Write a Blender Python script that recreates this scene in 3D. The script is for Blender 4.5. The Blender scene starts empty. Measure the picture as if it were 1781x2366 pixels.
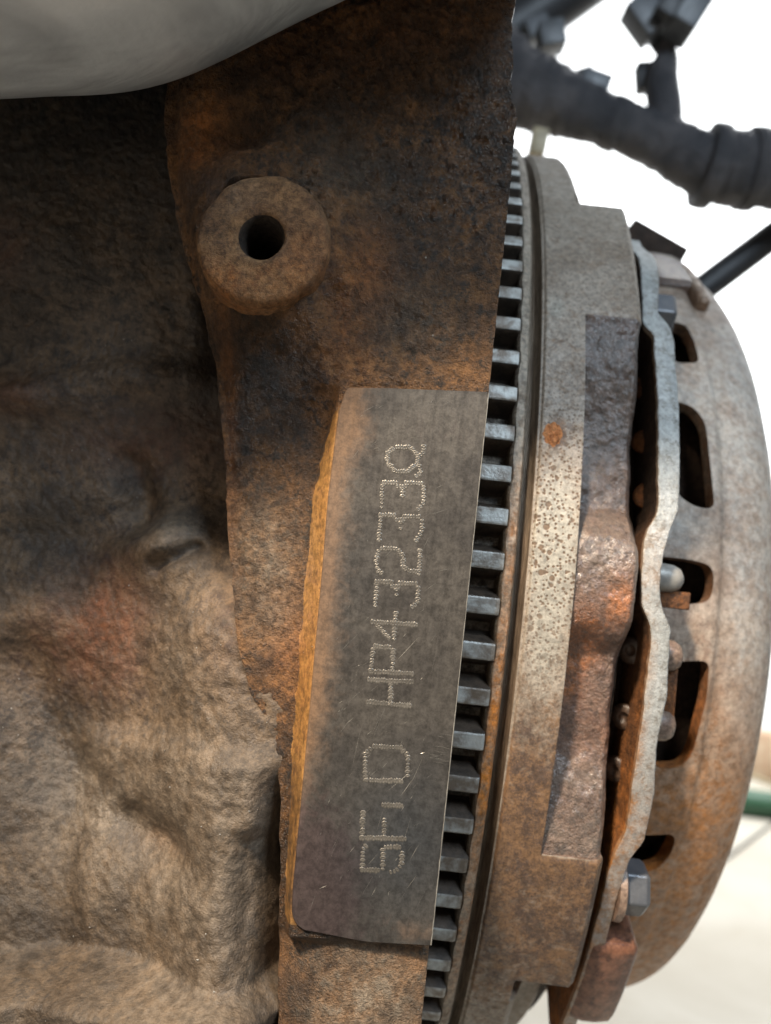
import bpy, bmesh, math, random
import numpy as np
random.seed(7)
R_ = math.radians
sc = bpy.context.scene
C = sc.collection

# ------------------------------------------------------------------ camera
# engine coordinates in millimetres: X along the crankshaft, Z up, Y away from the lens.
F, YAW, PIT, ROL = 1780., .0203, -.0866, .1141      # focal length in photo pixels, radians
OFF = np.array([0., 0., 300.])                      # lens height over the floor
YC, ZC = 264.28, -1.52                              # crank axis
def _basis():
    cy, sy, cp, sp, cr, sr = math.cos(YAW), math.sin(YAW), math.cos(PIT), math.sin(PIT), math.cos(ROL), math.sin(ROL)
    f = np.array([-sy*cp, cy*cp, -sp]); r = np.array([cy, sy, 0.]); u = np.cross(r, f)
    return r*cr + u*sr, u*cr - r*sr, f
BR, BU, BF = _basis()
def ray(u, v): return BF + BR*(u-890.5)/F + BU*(1183-v)/F
def at(u, v, Y): d = ray(u, v); return d*Y/d[1]
def uv_of(P):
    z = P@BF
    return 890.5 + F*(P@BR)/z, 1183 - F*(P@BU)/z
def cyl(u, v, r):
    d = ray(u, v); A = d[1]**2+d[2]**2; B = -(d[1]*YC+d[2]*ZC); D = B*B-A*(YC**2+ZC**2-r*r)
    P = d*(-B-math.sqrt(max(D, 0)))/A
    return math.atan2(P[2]-ZC, YC-P[1]), P[0]
def wheel(th, x, r):
    return np.stack(np.broadcast_arrays(x, YC-r*np.cos(th), ZC+r*np.sin(th)), -1)

from mathutils import Matrix, Vector
cam = bpy.data.cameras.new('camera'); cam_o = bpy.data.objects.new('camera', cam); C.objects.link(cam_o)
m3 = Matrix((tuple(BR), tuple(BU), tuple(-BF))).transposed()
cam_o.matrix_world = Matrix.Translation(Vector(OFF*.001)) @ m3.to_4x4()
cam.sensor_fit = 'VERTICAL'; cam.sensor_height = 36.; cam.lens = F/2366*36
cam.clip_start = .005; cam.clip_end = 50
cam.dof.use_dof = True; cam.dof.focus_distance = .115; cam.dof.aperture_fstop = 16.
sc.camera = cam_o

# ------------------------------------------------------------------ light
w = bpy.data.worlds.new('World'); sc.world = w; w.use_nodes = True
bg = w.node_tree.nodes['Background']; bg.inputs[0].default_value = (.93, .97, 1., 1); bg.inputs[1].default_value = .065
def lamp(name, kind, loc, target, energy, col, **kw):
    l = bpy.data.lights.new(name, kind); l.energy = energy; l.color = col
    for k, v in kw.items(): setattr(l, k, v)
    o = bpy.data.objects.new(name, l); C.objects.link(o)
    p, t = Vector((np.array(loc)+OFF)*.001), Vector((np.array(target)+OFF)*.001)
    o.location = p; o.rotation_euler = (t-p).to_track_quat('-Z', 'Y').to_euler()
    return o
KT = np.array([2., 118., -16.]); KD = np.array([-.42, -.80, .95]); KD /= np.linalg.norm(KD)
lamp('work_lamp', 'SPOT', KT+KD*650, KT, 46., (1., .83, .64), spot_size=R_(16), spot_blend=.35, shadow_soft_size=.034)
lamp('window_light', 'AREA', (235, -300, 425), (30, 140, 10), 3.4, (.72, .86, 1.), shape='RECTANGLE', size=.18, size_y=.26)
lamp('room_light', 'AREA', (-350, -500, -120), (-20, 130, -40), 1.1, (1., .83, .66), shape='DISK', size=.5)
lamp('wall_fill', 'AREA', (800, 900, 1200), (760, 1900, 500), 72., (.97, .99, 1.), shape='RECTANGLE', size=1.2, size_y=.5)  # unseen lamp added to burn the back wall out to white
sc.view_settings.view_transform = 'Standard'; sc.view_settings.look = 'None'
sc.view_settings.exposure = 0.; sc.view_settings.gamma = 1.; sc.view_settings.use_curve_mapping = False
sc.cycles.use_denoising = True
sc.cycles.sample_clamp_indirect = 4.

# ------------------------------------------------------------------ numpy noise
def _h(i, j, k, s):
    n = (i*374761393 + j*668265263 + k*2147483647 + s*974634777) & 0xffffffff
    n = ((n ^ (n >> 13))*1274126177) & 0xffffffff
    n = ((n ^ (n >> 16))*2246822519) & 0xffffffff
    return ((n ^ (n >> 15)) & 0xffff)/65535.
def vnoise(x, y, z=None, seed=0):
    x = np.asarray(x, float); y = np.asarray(y, float); z = np.zeros_like(x) if z is None else np.asarray(z, float)
    i, j, k = (np.floor(a).astype(np.int64) for a in (x, y, z))
    f = [a-b for a, b in ((x, i), (y, j), (z, k))]; f = [a*a*(3-2*a) for a in f]
    o = 0
    for a in (0, 1):
        for b in (0, 1):
            for c in (0, 1):
                o = o + _h(i+a, j+b, k+c, seed)*(f[0] if a else 1-f[0])*(f[1] if b else 1-f[1])*(f[2] if c else 1-f[2])
    return o*2-1
def fbm(x, y, z=None, o=4, seed=0, g=.5):
    s, a, t = 0, 1., 0.
    zz = None if z is None else np.asarray(z, float)
    for q in range(o):
        s = s + a*vnoise(np.asarray(x)*2**q+q*17.3, np.asarray(y)*2**q-q*9.1, None if zz is None else zz*2**q, seed+q); t += a; a *= g
    return s/t
def ss(a, b, x): t = np.clip((np.asarray(x, float)-a)/(b-a), 0, 1); return t*t*(3-2*t)
def gau(u, v, cu, cv, ru, rv=None): rv = rv or ru; return np.exp(-((u-cu)/ru)**2-((v-cv)/rv)**2)

# ------------------------------------------------------------------ materials
class NT:
    def __init__(s, name):
        s.m = bpy.data.materials.new(name); s.m.use_nodes = True; s.t = s.m.node_tree; s.t.nodes.clear()
        s.o = s.t.nodes.new('ShaderNodeOutputMaterial'); s.b = s.t.nodes.new('ShaderNodeBsdfPrincipled')
        s.t.links.new(s.b.outputs[0], s.o.inputs[0])
        tc = s.t.nodes.new('ShaderNodeTexCoord'); v = s.t.nodes.new('ShaderNodeVectorMath'); v.operation = 'SCALE'
        v.inputs['Scale'].default_value = 1000; s.t.links.new(tc.outputs['Object'], v.inputs[0]); s.v = v.outputs[0]
    def vary(s):
        oi = s.t.nodes.new('ShaderNodeObjectInfo'); m = s.t.nodes.new('ShaderNodeMath'); m.operation = 'MULTIPLY'; m.inputs[1].default_value = 900
        a = s.t.nodes.new('ShaderNodeVectorMath'); a.operation = 'ADD'; s.t.links.new(oi.outputs['Random'], m.inputs[0]); s.t.links.new(s.v, a.inputs[0]); s.t.links.new(m.outputs[0], a.inputs[1]); s.v = a.outputs[0]
    def put(s, sock, x):
        if hasattr(x, 'is_linked') or hasattr(x, 'links'): s.t.links.new(x, sock)
        elif isinstance(x, (tuple, list)) and len(x) == 3 and sock.type == 'RGBA': sock.default_value = (*x, 1)
        else: sock.default_value = x
    def map(s, scale=(1, 1, 1), rot=(0, 0, 0)):
        n = s.t.nodes.new('ShaderNodeMapping'); s.t.links.new(s.v, n.inputs[0])
        n.inputs['Scale'].default_value = scale; n.inputs['Rotation'].default_value = rot; return n.outputs[0]
    def noise(s, scale, detail=4, rough=.55, dist=0., vec=None):
        n = s.t.nodes.new('ShaderNodeTexNoise'); s.t.links.new(vec or s.v, n.inputs['Vector'])
        n.inputs['Scale'].default_value = scale; n.inputs['Detail'].default_value = detail
        n.inputs['Roughness'].default_value = rough; n.inputs['Distortion'].default_value = dist; return n.outputs['Fac']
    def voro(s, scale, vec=None, rnd=1.):
        n = s.t.nodes.new('ShaderNodeTexVoronoi'); s.t.links.new(vec or s.v, n.inputs['Vector'])
        n.inputs['Scale'].default_value = scale; n.inputs['Randomness'].default_value = rnd; return n.outputs['Distance']
    def rmp(s, x, a, b, lo=0., hi=1.):
        n = s.t.nodes.new('ShaderNodeMapRange'); n.interpolation_type = 'SMOOTHSTEP'
        s.put(n.inputs[0], x); n.inputs[1].default_value = a; n.inputs[2].default_value = b
        n.inputs[3].default_value = lo; n.inputs[4].default_value = hi; return n.outputs[0]
    def mix(s, f, a, b):
        n = s.t.nodes.new('ShaderNodeMix'); n.data_type = 'RGBA'
        s.put(n.inputs[0], f); s.put(n.inputs[6], a); s.put(n.inputs[7], b); return n.outputs[2]
    def ma(s, op, a, b=0.):
        n = s.t.nodes.new('ShaderNodeMath'); n.operation = op; s.put(n.inputs[0], a); s.put(n.inputs[1], b); return n.outputs[0]
    def attr(s, name='stain_shade'):
        n = s.t.nodes.new('ShaderNodeAttribute'); n.attribute_name = name
        p = s.t.nodes.new('ShaderNodeSeparateColor'); s.t.links.new(n.outputs['Color'], p.inputs[0]); return p.outputs
    def bump(s, h, strength, dist, nrm=None):
        n = s.t.nodes.new('ShaderNodeBump'); s.put(n.inputs['Height'], h); n.inputs['Strength'].default_value = strength
        n.inputs['Distance'].default_value = dist*.001
        if nrm: s.t.links.new(nrm, n.inputs['Normal'])
        return n.outputs[0]
    def done(s, col, rough, metal=0., nrm=None, spec=.5):
        s.put(s.b.inputs['Base Color'], col); s.put(s.b.inputs['Roughness'], rough); s.put(s.b.inputs['Metallic'], metal)
        s.b.inputs['Specular IOR Level'].default_value = spec
        if nrm: s.t.links.new(nrm, s.b.inputs['Normal'])
        return s.m

ORANGE = (.38, .135, .028); DARK = (.016, .0135, .0115); PALE = (.34, .295, .235)
def cast(name, c0, c1, c2, sc_=1., rough=(.55, .85), bmp=(.9, .5), metal=0., orange=ORANGE, dark=DARK, pale=PALE, speck=.35, spec=.4, vec=None, fine=2.2, coat=0., grain=.9):
    n = NT(name); vv = n.map(vec) if vec else None
    a = n.noise(.10*sc_, 8, .68, .15, vv); b = n.noise(.45*sc_, 8, .72, .12, vv); f = n.noise(fine*sc_, 4, .65, 0, vv); g = n.noise(.22*sc_, 8, .72, .15, vv)
    col = n.mix(n.rmp(n.ma('ADD', n.ma('MULTIPLY', a, .6), n.ma('MULTIPLY', g, .4)), .40, .60), c0, c1)
    col = n.mix(n.rmp(n.ma('ADD', n.ma('MULTIPLY', b, .7), n.ma('MULTIPLY', f, .3)), .49, .60), col, c2)
    st = n.attr()
    for ch, cc in ((0, orange), (1, dark), (2, pale)):
        k = n.ma('MULTIPLY', n.rmp(n.ma('ADD', n.ma('MULTIPLY', g, .45), n.ma('ADD', n.ma('MULTIPLY', b, .35), n.ma('MULTIPLY', f, .2))), .40, .62, .22, 1.), st[ch])
        k = n.ma('MINIMUM', k, 1.)
        col = n.mix(k, col, cc)
    gn = n.rmp(n.noise(.85*sc_, 9, .80, .1, vv), .34, .66, .40, 1.55)
    mx = n.t.nodes.new('ShaderNodeMix'); mx.data_type = 'RGBA'; mx.blend_type = 'MULTIPLY'; mx.inputs[0].default_value = grain; n.put(mx.inputs[6], col)
    n.t.links.new(gn, mx.inputs[7]); col = mx.outputs[2]
    dk = n.ma('MULTIPLY', n.rmp(f, .42, .30), speck)
    col = n.mix(dk, col, dark)
    gr = n.noise(fine*1.9*sc_, 3, .6, 0, vv)
    h = n.ma('ADD', n.ma('MULTIPLY', f, .7), n.ma('ADD', n.ma('MULTIPLY', gr, .45), n.ma('MULTIPLY', b, .8)))
    nr = n.bump(h, bmp[0], bmp[1])
    if coat:
        n.b.inputs['Coat Weight'].default_value = coat; n.b.inputs['Coat Roughness'].default_value = .16
        n.t.links.new(n.bump(h, bmp[0]*.45, bmp[1]*.6), n.b.inputs['Coat Normal'])
    ro = n.ma('SUBTRACT', n.rmp(b, .3, .7, rough[0], rough[1]), n.ma('MULTIPLY', st[1], .18))
    return n.done(col, ro, metal, nr, spec)

m_flange = cast('rusty_cast_iron', (.058, .033, .018), (.185, .092, .036), (.026, .018, .013), 1., rough=(.36, .62), bmp=(1., .9), spec=.5, pale=(.25, .20, .145))
m_wall = cast('oily_cast_iron', (.036, .026, .018), (.115, .078, .047), (.030, .022, .017), .7, rough=(.45, .75), bmp=(.7, .5), orange=(.15, .052, .02), speck=.2, pale=(.150, .118, .086), grain=.75, spec=.5)
m_boss = cast('boss_iron', (.13, .070, .035), (.22, .125, .058), (.10, .058, .034), 1.2, bmp=(.8, .6), speck=.3)
m_strip = cast('orange_rust', (.285, .150, .045), (.25, .125, .036), (.18, .085, .026), 1., bmp=(.35, .2), speck=.15, dark=(.055, .034, .019))
m_bore = cast('bore_iron', (.030, .020, .013), (.04, .026, .016), (.016, .012, .010), 2.)  # near-black: shade inside the hole is put into the colour

def pad_mat():
    n = NT('machined_pad'); st = n.attr()
    sc1 = n.noise(1.6, 3, .6, 0, n.map((1.5, 1, .10), (0, R_(-24), 0))); sc2 = n.noise(2.6, 2, .5, 0, n.map((1.2, 1, .07), (0, R_(-8), 0)))
    a = n.noise(.12, 4, .6, .5); b = n.noise(.5, 6, .65, .7); f = n.noise(3., 3, .6)
    col = n.mix(n.rmp(a, .35, .65), (.056, .051, .046), (.086, .078, .068))
    col = n.mix(n.rmp(f, .55, .75, 0, .35), col, (.07, .06, .05))
    rk = n.rmp(n.ma('ADD', n.ma('MULTIPLY', st[0], 1.3), n.ma('SUBTRACT', b, .5)), .15, 1.05)
    rk = n.ma('MULTIPLY', rk, n.rmp(st[0], .02, .15))
    col = n.mix(n.ma('MULTIPLY', rk, .65), col, (.17, .088, .036))
    pk = n.ma('MULTIPLY', n.rmp(n.ma('ADD', st[1], n.ma('SUBTRACT', b, .5)), .25, .8), .75)
    col = n.mix(pk, col, (.062, .042, .042))
    col = n.mix(n.ma('MULTIPLY', st[2], .7), col, (.040, .048, .056))  # third mask: blue-grey painted shade
    h = n.ma('ADD', n.ma('MULTIPLY', sc1, .6), n.ma('MULTIPLY', sc2, .5))
    gn = n.rmp(n.noise(.7, 9, .8, .1), .34, .66, .62, 1.38)
    mx = n.t.nodes.new('ShaderNodeMix'); mx.data_type = 'RGBA'; mx.blend_type = 'MULTIPLY'; mx.inputs[0].default_value = 1.; n.put(mx.inputs[6], col)
    n.t.links.new(gn, mx.inputs[7]); col = mx.outputs[2]
    nr = n.bump(n.ma('ADD', h, n.ma('MULTIPLY', f, .9)), .25, .09)
    ro = n.ma('ADD', n.rmp(sc1, .3, .7, .42, .52), n.ma('MULTIPLY', rk, .25))
    return n.done(col, ro, n.ma('SUBTRACT', .55, n.ma('MULTIPLY', rk, .5)), nr, .5)
m_pad = pad_mat()
def metal(name, c, rough, mt, bs=.2, sc_=1., c2=None, stretch=None, vary=False):
    n = NT(name)
    if vary: n.vary()
    v = n.map(stretch) if stretch else None
    a = n.noise(.3*sc_, 5, .6, .3, v); f = n.noise(2.5*sc_, 3, .6, 0, v)
    col = n.mix(n.rmp(a, .35, .65), c, c2 or tuple(x*.7 for x in c))
    return n.done(col, n.rmp(f, .3, .7, rough*.8, min(1, rough*1.2)), mt, n.bump(f, bs, .15))
m_dot = metal('bright_peened_steel', (.155, .143, .124), .42, .55)
m_scratch = metal('bare_scratch_steel', (.34, .325, .29), .38, .5)
m_tip = metal('worn_tooth_steel', (.44, .45, .43), .42, .2, .8, .9, (.15, .118, .09), vary=True)
m_flank = metal('brown_tooth_flank', (.030, .022, .016), .65, .05, .8, 1.6, (.065, .046, .032), vary=True)  # brown, darkened further to paint the shade between teeth
m_ring = cast('ring_gear_steel', (.20, .17, .135), (.26, .225, .18), (.14, .10, .07), 1.2, rough=(.4, .6), metal=.3, bmp=(.5, .3), orange=(.55, .20, .03))

def rim_mat():
    n = NT('speckled_rim'); st = n.attr()
    a = n.noise(.09, 5, .6, .5); b = n.noise(.5, 6, .65, .7); f = n.noise(2.6, 4, .6)
    lines = n.noise(3., 2, .5, 0, n.map((3.5, .02, .02)))
    col = n.mix(n.rmp(a, .35, .65), (.29, .25, .205), (.22, .18, .14))
    col = n.mix(n.rmp(b, .5, .68, 0, .55), col, (.19, .135, .09))
    # red rust (R), dark speckle (G), pale ground steel (B)
    rk = n.rmp(n.ma('ADD', n.ma('MULTIPLY', st[0], 1.3), n.ma('MULTIPLY', n.ma('SUBTRACT', b, .5), 1.6)), .3, .95)
    rc = n.mix(n.rmp(n.ma('ADD', n.ma('MULTIPLY', n.noise(.22, 8, .72, .1), .65), n.ma('MULTIPLY', f, .35)), .40, .60), (.078, .052, .040), (.195, .112, .058))
    col = n.mix(n.ma('MULTIPLY', rk, n.rmp(st[0], .02, .2)), col, rc)
    pl = n.rmp(n.ma('ADD', st[2], n.ma('SUBTRACT', f, .5)), .25, .8)
    col = n.mix(n.ma('MULTIPLY', pl, n.rmp(st[2], .02, .2)), col, (.32, .30, .255))
    v1 = n.voro(1.5); v2 = n.voro(.55); sz = n.noise(.35, 2)
    sp = n.ma('MAXIMUM', n.rmp(n.ma('ADD', v1, n.ma('MULTIPLY', f, .35)), .60, .42), n.ma('MULTIPLY', n.rmp(n.ma('ADD', v2, n.ma('MULTIPLY', sz, .7)), .62, .50), .9))
    sp = n.ma('MULTIPLY', sp, n.ma('MINIMUM', n.ma('ADD', n.ma('MULTIPLY', st[1], 1.), .05), 1.))
    col = n.mix(sp, col, (.11, .068, .04))
    gn = n.rmp(n.noise(1.1, 9, .80, .1), .34, .66, .55, 1.4)
    mx = n.t.nodes.new('ShaderNodeMix'); mx.data_type = 'RGBA'; mx.blend_type = 'MULTIPLY'; mx.inputs[0].default_value = .9; n.put(mx.inputs[6], col)
    n.t.links.new(gn, mx.inputs[7]); col = mx.outputs[2]
    h = n.ma('ADD', n.ma('MULTIPLY', lines, .35), n.ma('ADD', n.ma('MULTIPLY', f, .5), n.ma('MULTIPLY', sp, -.5)))
    return n.done(col, n.rmp(b, .3, .7, .42, .68), n.ma('MULTIPLY', st[2], .25), n.bump(h, .5, .22), .5)
m_rim = rim_mat()
m_groove = cast('groove_steel', (.14, .105, .075), (.19, .15, .11), (.09, .062, .042), 1.3, rough=(.35, .55), metal=.3, bmp=(.6, .3), vec=(4., .15, .15), orange=(.5, .2, .04))
m_pocket = cast('glossy_brown_cast', (.105, .062, .045), (.15, .095, .068), (.065, .042, .034), 1.2, rough=(.3, .5), coat=.8, bmp=(.8, .9), orange=(.42, .13, .02), speck=.35, spec=.7, fine=1.5, pale=(.24, .19, .15))
m_flangeedge = cast('sheared_edge_steel', (.33, .345, .335), (.40, .415, .41), (.24, .235, .215), 1.2, rough=(.35, .6), metal=.25, bmp=(.6, .3), orange=(.36, .17, .06), speck=.25, grain=.45)
m_cover = cast('rusty_cover', (.24, .165, .115), (.40, .33, .265), (.15, .088, .055), .9, rough=(.34, .58), bmp=(.55, .4), orange=(.42, .18, .052), speck=.15, grain=.6, pale=(.44, .425, .395), metal=.12)
m_inner = cast('inner_rust', (.20, .075, .022), (.14, .06, .025), (.07, .035, .02), 1., orange=(.45, .15, .02))
m_black = metal('black_plastic', (.028, .029, .032), .5, 0., .2)
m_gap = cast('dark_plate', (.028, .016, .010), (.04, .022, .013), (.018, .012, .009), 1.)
m_scab = cast('rust_scab_crust', (.60, .28, .12), (.52, .20, .07), (.34, .12, .04), 2., rough=(.3, .5), bmp=(1., .6))
m_rivet = cast('rivet_steel', (.17, .115, .085), (.23, .165, .125), (.13, .08, .06), 1.3, rough=(.3, .5), bmp=(.3, .2), spec=.6)
m_drivet = cast('dark_rivet', (.060, .036, .024), (.085, .052, .034), (.03, .02, .014), 1.3, rough=(.3, .5), bmp=(.3, .2), spec=.6)  # darker rivet colour for the heads in the lower gap
m_pin = metal('grey_pin', (.36, .345, .315), .45, .2, .2)
m_bolt = metal('blued_bolt', (.085, .092, .105), .42, .3, .25, .7, (.115, .12, .13))
m_tab = cast('red_brown_tab', (.14, .060, .034), (.19, .088, .052), (.10, .042, .026), .8, rough=(.3, .45), bmp=(.5, .3), spec=.6, speck=.15)
def alu():
    n = NT('grey_aluminium'); a = n.noise(.03, 4, .55, .6, n.map((.5, 1.5, 3.2), (0, R_(22), 0))); f = n.noise(1.8, 3)
    col = n.mix(n.rmp(a, .35, .62), (.86, .88, .89), (.52, .535, .55))
    return n.done(col, .38, .2, n.bump(n.ma('ADD', n.ma('MULTIPLY', a, 8.), n.ma('MULTIPLY', f, .2)), .3, .5))
m_alu = alu()
def tape():
    n = NT('dusty_harness_tape'); a = n.noise(.05, 5, .6, .6); f = n.noise(.8, 4)
    col = n.mix(n.rmp(a, .35, .65), (.040, .040, .046), (.095, .088, .092))
    return n.done(col, .55, 0., n.bump(n.ma('ADD', n.ma('MULTIPLY', f, 2.), n.ma('MULTIPLY', a, 4.)), .8, 1.2))
m_tape = tape()
m_conn = metal('grey_connector', (.12, .128, .14), .45, 0., .1, .3, (.075, .08, .085))
m_sleeve = metal('bare_copper_sleeve', (.50, .34, .26), .5, 0.)
m_beige = metal('beige_plastic', (.46, .38, .24), .5, 0.)
m_green = metal('green_hose_rubber', (.03, .10, .05), .5, 0.)
m_cable = metal('grey_cable_skin', (.20, .19, .17), .6, 0.)
m_wood = metal('old_wood', (.42, .27, .17), .7, 0., .3, .1, (.52, .40, .28))
def floor_mat():
    n = NT('pale_floor'); a = n.noise(.006, 5, .6, .4); b = n.noise(.03, 6, .65)
    col = n.mix(n.rmp(a, .35, .65), (.40, .355, .285), (.47, .43, .36))
    col = n.mix(n.rmp(b, .55, .7, 0, .45), col, (.36, .29, .21))
    return n.done(col, .6, 0., n.bump(b, .3, 1.))
m_floor = floor_mat()
n_ = NT('white_paint'); m_white = n_.done(n_.mix(n_.noise(.004, 4), (.84, .85, .86), (.88, .885, .89)), .7)

# ------------------------------------------------------------------ builders
def prop(o, label=None, cat=None, group=None, kind=None):
    for k, v in (('label', label), ('category', cat), ('group', group), ('kind', kind)):
        if v: o[k] = v
    return o
ROOT = {}
def thing(name, loc, label, cat, group=None):
    o = bpy.data.objects.new(name, None); C.objects.link(o); o.empty_display_size = .01
    o.location = (np.array(loc)+OFF)*.001; ROOT[o.name] = np.array(loc, float)
    return prop(o, label, cat, group)
def wpos(o):
    return ROOT.get(o.name, np.zeros(3))
def make(name, V, Fc, mat, parent=None, smooth=True, stain_shade=None, label=None, loc=None, sharp=None, fmat=None):
    """one mesh object from vertices in millimetres (engine coordinates)"""
    V = np.asarray(V, float).reshape(-1, 3)
    base = wpos(parent) if parent is not None else (np.array(loc, float) if loc is not None else np.zeros(3))
    me = bpy.data.meshes.new(name); me.from_pydata(((V-base)*.001).tolist(), [], [tuple(int(i) for i in f) for f in Fc])
    mats = mat if isinstance(mat, (list, tuple)) else [mat]
    for mm in mats: me.materials.append(mm)
    if fmat is not None: me.polygons.foreach_set('material_index', np.asarray(fmat, np.int32))
    me.validate(); me.update()
    if smooth:
        me.polygons.foreach_set('use_smooth', [True]*len(me.polygons))
        if sharp: me.set_sharp_from_angle(angle=R_(sharp))
    if stain_shade is not None:
        at_ = me.color_attributes.new('stain_shade', 'FLOAT_COLOR', 'POINT')
        c = np.ones((len(V), 4)); c[:, :3] = np.clip(stain_shade, 0, 1); at_.data.foreach_set('color', c.ravel())
    o = bpy.data.objects.new(name, me); C.objects.link(o)
    if parent is not None: o.parent = parent; ROOT[o.name] = base
    else: o.location = (base+OFF)*.001; ROOT[o.name] = base
    if label: o['label'] = label
    return o
def gridf(nu, nv, cu=False, cv=False):
    """quads of an nu x nv vertex grid (u fastest)"""
    f = []
    for j in range(nv if cv else nv-1):
        for i in range(nu if cu else nu-1):
            a = j*nu+i; b = j*nu+(i+1) % nu; c = ((j+1) % nv)*nu+(i+1) % nu; d = ((j+1) % nv)*nu+i
            f.append((a, b, c, d))
    return f
def tube(P, rad, n=20, cap=True, wob=None):
    P = np.asarray(P, float); rad = np.broadcast_to(rad, (len(P),)); V = []; T = np.gradient(P, axis=0)
    up = np.array([0, 0, 1.])
    if abs(T[0]@up)/np.linalg.norm(T[0]) > .95: up = np.array([1., 0, 0])
    for i, p in enumerate(P):
        t = T[i]/np.linalg.norm(T[i]); s = np.cross(t, up); s /= np.linalg.norm(s); q = np.cross(s, t); up = q
        for k in range(n):
            a = 2*math.pi*k/n; r = rad[i]*(1+(wob(i, a) if wob else 0)); V.append(p+r*(math.cos(a)*s+math.sin(a)*q))
    Fc = gridf(n, len(P), cu=True)
    if cap: Fc += [tuple(range(n-1, -1, -1)), tuple(range(len(V)-n, len(V)))]
    return np.array(V), Fc
def spline(P, m):
    """Catmull-Rom through the points, m samples a span"""
    P = np.asarray(P, float); Q = np.vstack([2*P[0]-P[1], P, 2*P[-1]-P[-2]]); o = []
    for i in range(1, len(Q)-2):
        for t in np.linspace(0, 1, m, endpoint=False):
            a, b, c, d = Q[i-1:i+3]
            o.append(.5*((2*b)+(c-a)*t+(2*a-5*b+4*c-d)*t*t+(3*b-a-3*c+d)*t**3))
    return np.array(o+[P[-1]])
def boxm(c, ax, sz, bev=.08):
    """bevelled box: centre, three axes (rows), full sizes"""
    bm = bmesh.new(); bmesh.ops.create_cube(bm, size=1)
    for v in bm.verts: v.co = Vector((v.co.x*sz[0], v.co.y*sz[1], v.co.z*sz[2]))
    bmesh.ops.bevel(bm, geom=list(bm.edges), offset=min(sz)*bev, segments=2, affect='EDGES', profile=.5)
    bm.verts.index_update(); L = np.array([v.co[:] for v in bm.verts]); Fc = [[v.index for v in f.verts] for f in bm.faces]; bm.free()
    return np.array(c)+L@np.asarray(ax, float), Fc
def lathe_x(prof, th0, th1, n, x0=None, wob=None):
    """revolve (x, r) profile about the crank axis between angles"""
    th = np.linspace(th0, th1, n); V = []
    for t in th:
        for (x, r) in prof: V.append(wheel(t, x, r))
    return np.array(V).reshape(-1, 3), gridf(len(prof), n)

# ================================================================== setting
fz = -300.
V = [(-2500, -900, fz), (3000, -900, fz), (3000, 1900, fz), (-2500, 1900, fz)]
fl = make('floor', V, [(0, 1, 2, 3)], m_floor, smooth=False); prop(fl, kind='structure')
V = [(-2500, 1900, fz-5), (3000, 1900, fz-5), (3000, 1900, 2200), (-2500, 1900, 2200)]
wl = make('wall', V, [(0, 1, 2, 3)], m_white, smooth=False); prop(wl, kind='structure')

# ================================================================== engine block
PY = 114.27; XB = 11.11
block = thing('engine_block', (-20, 130, -90), 'rusty cast iron engine block with stamped pad beside the ring gear', 'engine block')
def uvp(X, Z, Y): return uv_of(np.stack(np.broadcast_arrays(X, Y, Z), -1))
def edge_x(pts, Y):
    P = np.array([at(u, v, Y) for u, v in pts]); o = np.argsort(P[:, 2]); return lambda z: np.interp(z, P[o, 2], P[o, 0])

# --- flange (the rough rib that carries boss and pad)
ZT, ZB = at(900, -140, 116)[2], at(900, 2500, 116)[2]
nz = 560; zz = np.linspace(ZT, ZB, nz)
fL = edge_x([(415, -200), (402, 0), (398, 150), (388, 300), (398, 420), (436, 600), (474, 700), (490, 800), (505, 950), (520, 1080), (528, 1250), (535, 1350), (552, 1480), (580, 1590), (640, 1700), (652, 1850), (650, 2100), (645, 2200), (642, 2600)], 121)
Xl = fL(zz)+.35*fbm(zz*.35, zz*0, o=4, seed=3)
u_r, v_r = uvp(XB, zz, PY)
Xr = XB - 2.1*ss(360, 60, v_r) + ss(420, 330, v_r)*(.55*fbm(zz*.30, zz*0+3, o=5, seed=9)) + .05*fbm(zz*2., zz*0, seed=4, o=2)
ns = 230; s = np.linspace(0, 1, ns)
X = Xl[:, None]+(Xr-Xl)[:, None]*s[None]; Z = np.repeat(zz[:, None], ns, 1)
U, Vv = uvp(X, Z, PY+2.)
uP = np.interp(Vv, [850, 893, 950, 1150, 1300, 1600, 1850, 2050, 2170, 2400], [800, 790, 780, 757, 745, 718, 695, 676, 672, 665])
uS = np.interp(Vv, [850, 893, 960, 1040, 1150, 1400, 1650, 1750, 2050, 2170, 2400], [780, 778, 762, 738, 716, 694, 676, 668, 655, 650, 645])
dL = U-np.interp(Vv, [0, 420, 600, 800, 1100, 1350, 1590, 1700, 2400], [400, 398, 436, 490, 520, 535, 580, 640, 642])
n1 = fbm(X*.12, Z*.12, o=4, seed=11); n2 = fbm(X*.55, Z*.55, o=4, seed=12); n3 = fbm(X*1.9, Z*1.9, o=3, seed=13)
# upper rough casting
Yup = PY + .15 + 4.5*np.exp(-np.clip(dL, 0, None)/60.) + 1.3*n1*ss(1180, 1020, U)
Yup += 3.0*gau(U, Vv, 585, 330, 75, 38) - 4.4*np.exp(-(np.hypot((U-645)/1., (Vv-545)/1.08)/190.)**4) + 1.2*gau(U, Vv, 850, 180, 60, 60) - 1.0*gau(U, Vv, 480, 260, 70, 60) + 2.2*gau(U, Vv, 760, 705, 38, 45)
Yup += 3.2*ss(720, 860, Vv)*ss(800, 620, U)
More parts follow.
